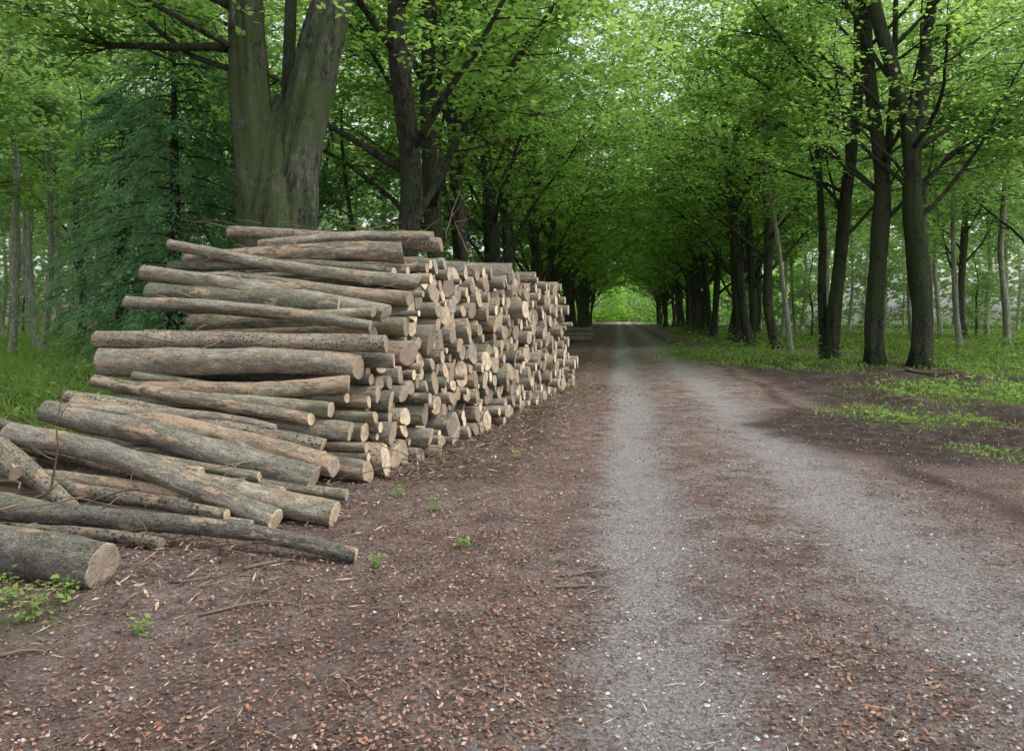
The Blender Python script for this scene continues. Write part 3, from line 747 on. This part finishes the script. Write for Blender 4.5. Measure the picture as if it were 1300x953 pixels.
def make_conifer(H_, R, z0):
    mb = MB(); mb.tube([(0, 0, -.1), (0, 0, H_*.5), (.05, 0, H_)], [.2, .12, .02], 9, .08, 1, .5, (.3, .3))
    br = MB(); C = []; D = []
    nb = int((H_-z0)*10)
    for i in range(nb):
        z = z0+(H_-z0)*i/nb; az = i*2.4+random.uniform(-.3, .3); L = R*(1-(z-z0)/(H_-z0+.5))**.5*random.uniform(.5, 1.15)+.25
        p = [Vector((0, 0, z))]; d = Vector((math.cos(az), math.sin(az), .25))
        for q in range(7):
            d = (d+Vector((random.gauss(0, .05), random.gauss(0, .05), -.13))).normalized(); p.append(p[-1]+d*L/7)
        br.tube(p, [.03*(1-.12*j) for j in range(8)], 4)
        for j in range(1, 8):
            for w in range(6):
                s = random.uniform(-1, 1)*L*.26*(1.15-j/9); side = Vector((-math.sin(az), math.cos(az), 0))
                dd = Vector((math.cos(az)*.6+side.x*s, math.sin(az)*.6+side.y*s, -.55)).normalized()
                c0 = p[j]+side*s+Vector((0, 0, -abs(s)*.35+random.gauss(0, .08)))
                for e in range(6):
                    C.append(tuple(c0+dd*e*.075)); sg = 1 if e % 2 else -1
                    D.append(tuple(dd+side*sg*.7))
    C = np.array(C); D = np.array(D); n = len(C)
    C = C+rng.normal(0, .03, (n, 3)); D = D+rng.normal(0, .2, (n, 3))
    up = rng.normal(0, .4, (n, 3))+[0, 0, 1]; L = rng.uniform(.10, .24, n)
    cm = fast_mesh('crown', rhomb(C, D, up, L, L*.34), 4, M['conifer'])
    return mb.mesh('trunk', M['dark_bark']), [br.mesh('branches', M['dark_bark'])], cm
cv = [make_conifer(11, 3.0, 1.0), make_conifer(9, 2.6, .8)]
for px, Y, v, sc, lb in [(222, 21, 0, .95, 'tall drooping feathery conifer just left of the twin-stemmed beech'),
                         (155, 27, 1, 1.05, 'smaller drooping conifer left of the tall one'),
                         (300, 28, 1, 1.15, 'drooping conifer partly hidden by the twin-stemmed beech')]:
    place_tree('conifer_tree', cv[v], ((px-650)/1000*Y, Y, 0), px*.1, sc, lb, 'conifer', limbname='branches')
N = 11500
Yc = rng.uniform(92, 128, N); pxc = rng.uniform(-250, 1550, N); Xc = (pxc-650)/1000*Yc; Zc = rng.uniform(0, 1, N)*48
ac = Xc-SL*Yc
cl = np.sin(Xc*.35)*np.cos(Zc*.5+Xc*.1)+np.sin(Xc*.9+Zc*.8)*.6
kp = ((ac < -13) | (ac > 15)) & (cl > -.95) & ((Zc > 4) | (rng.uniform(0, 1, N) < .5))
C = np.stack([Xc, Yc, Zc], 1)[kp]
tag(link('far_woodland', fast_mesh('far_woodland', sprays(C, 13, 1.9, .95, .3, .5, -.2, .8), 4, M['leaf_hazed'])), 'hazy far-off green woodland beyond the slim trunks', 'woodland', kind='stuff')
N = 1700
Yc = rng.uniform(182, 200, N); Xc = SL*Yc+rng.uniform(-45, 45, N); Zc = rng.uniform(0, 1, N)*(14+3*np.sin(Xc*.4))
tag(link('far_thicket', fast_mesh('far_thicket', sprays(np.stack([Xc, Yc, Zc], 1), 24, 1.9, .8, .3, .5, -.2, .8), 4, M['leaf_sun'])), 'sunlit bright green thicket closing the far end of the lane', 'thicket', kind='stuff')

# ------------------------------------------------------------ small things on the ground
SP = [(550,648,.12,'small green seedling right of the log heap, nearest the verge'), (506,632,.11,'seedling sprouting close to the foot of the stack'),
      (480,718,.08,'low seedling just past the tip of the long thin log'), (176,806,.09,'lone seedling low in the left foreground leaves'),
      (655,588,.12,'tiny seedling on the verge beside the middle of the stack'), (45,790,.20,'leafy weed at the bottom left photo edge'),
      (82,768,.16,'leafy weed in front of the thick nearest log'), (8,772,.18,'weed cut by the left photo edge below the thick log'),
      (590,700,.06,'tiny seedling in open dirt on the verge')]
for px, py, h, lb in SP:
    Y = 1600/(py-400); x = (px-650)/1000*Y
    root = bpy.data.objects.new('seedling', None); COL.objects.link(root); root.location = (x, Y, float(surf(np.array(x), np.array(Y)))); tag(root, lb, 'plant')
    mb = MB(); V = []
    for q in range(4 if h > .15 else 3):
        az = random.uniform(0, 6.28); p = bez((0, 0, 0), (math.cos(az)*.5, math.sin(az)*.5, 1), h, 0, 4, .15)
        mb.tube(p, [.002, .002, .0015, .0012, .001], 5)
        c = np.array([tuple(a) for a in p[1:]]); V.append(sprays(c, 4, h*.25, h*.2 if h > .15 else .03, .2, .01, .0, .3))
    link('stem', mb.mesh('stem', M['grass']), root)
    link('leaves', fast_mesh('leaves', np.concatenate(V), 4, M['grass']), root)
TW = [((255,782),(395,772),.009,'curved dead twig lying in the left foreground'), ((700,748),(775,742),.009,'short dark stick on the verge edge, lower of two'),
      ((712,732),(800,720),.008,'short dark stick on the verge edge, upper of two'), ((310,724),(395,716),.013,'knobbly stick just below the long thin log'),
      ((1092,822),(1130,832),.007,'small dark twig on the right of the lane in the foreground'), ((380,742),(372,800),.006,'thin twig crossing the curved dead one'),
      ((0,838),(60,832),.010,'grey stick at the bottom left corner'), ((600,650),(640,640),.007,'thin stick on the verge beside the stack'),
      ((500,806),(540,790),.006,'small stick in the leaves right of the curved dead twig'), ((215,742),(290,730),.008,'thin stick between the thickest log and the knobbly stick'),
      ((1150,474),(1235,478),.04,'fallen branch on the ground right of the near clump')]
for (a, b, r, lb) in TW:
    Y0 = 1600/(a[1]-400); Y1 = 1600/(b[1]-400)
    p0 = Vector(((a[0]-650)/1000*Y0, Y0, 0)); p1 = Vector(((b[0]-650)/1000*Y1, Y1, 0)); L = (p1-p0).length
    pts = []; sdv = random.uniform(-.12, .12)
    for q in range(9):
        t = q/8; p = (p1-p0)*t+Vector((random.gauss(0, .01)*L*2, sdv*L*math.sin(PI*t)*2+random.gauss(0, .015)*L, 0)); wp = p+p0
        p.z = float(surf(np.array(wp.x), np.array(wp.y)))+r+.01*math.sin(PI*t); pts.append(p)
    mb = MB(); mb.tube(pts, [r*(1-.6*q/8) for q in range(9)], 7, .2, 3, 8)
    for q in (3, 5):
        s = bez(pts[q], (random.uniform(-1, 1), random.uniform(-1, 1), .1), L*.35, -.3, 4, .15); mb.tube(s, [r*.5, r*.45, r*.35, r*.25, r*.1], 5)
    tag(link('twig', mb.mesh('twig', M['twig']), None, p0), lb, 'twig')
for px, py, Y, dx, dz, lb in [(566, 300, 10.6, .05, .55, 'broken twig sticking up from the stack top'), (60, 640, 6.0, .3, .75, 'thin bare stem arching over the leftmost logs'),
                              (596, 318, 11.6, -.25, .35, 'short twig poking up behind the topmost logs'), (250, 330, 9.4, .35, .12, 'fine tangle twig across the upper left logs')]:
    p = P(px, py, Y); pts = bez((0, 0, -.05), (dx, -.1, dz), math.hypot(dx, dz)*1.3, -.2, 7, .16)
    mb = MB(); mb.tube(pts, [.012*(1-.11*q) for q in range(8)], 6)
    for q in (3, 5): mb.tube(bez(pts[q], (random.uniform(-1, 1), -.3, .5), .22, 0, 4, .2), [.006, .005, .004, .003, .001], 4)
    tag(link('twig', mb.mesh('twig', M['twig']), None, p), lb, 'twig')

# ------------------------------------------------------------ light, camera
w = bpy.data.worlds.new('World'); scene.world = w; w.use_nodes = True; nt = w.node_tree
bg = nt.nodes['Background']; sky = nt.nodes.new('ShaderNodeTexSky'); sky.sky_type = 'NISHITA'; sky.sun_disc = False
EL, AZ = math.radians(60), math.radians(104)     # sun azimuth clockwise from +Y
sky.sun_elevation = EL; sky.sun_rotation = AZ; sky.dust_density = 3.0; sky.air_density = 1.0
hs = nt.nodes.new('ShaderNodeHueSaturation'); hs.inputs['Saturation'].default_value = .25; hs.inputs['Value'].default_value = 2.0
nt.links.new(sky.outputs[0], hs.inputs['Color']); nt.links.new(hs.outputs[0], bg.inputs[0]); bg.inputs[1].default_value = .15
sd = bpy.data.lights.new('sun', 'SUN'); sd.energy = 1.5; sd.angle = math.radians(16); sd.color = (1, .97, .92)
so = bpy.data.objects.new('sun', sd); COL.objects.link(so)
dirv = Vector((math.sin(AZ)*math.cos(EL), math.cos(AZ)*math.cos(EL), math.sin(EL)))
so.rotation_euler = dirv.to_track_quat('Z', 'Y').to_euler()
cd = bpy.data.cameras.new('camera'); cam = bpy.data.objects.new('camera', cd); COL.objects.link(cam)
cam.location = (0, 0, 1.6); cam.rotation_euler = (PI/2, 0, 0); cd.sensor_width = 36; cd.lens = 36*1000/1300
cd.shift_y = -76.5/1300; cd.clip_end = 2000; cd.clip_start = .05
scene.camera = cam
scene.view_settings.view_transform = 'Standard'; scene.view_settings.look = 'None'; scene.view_settings.exposure = 0
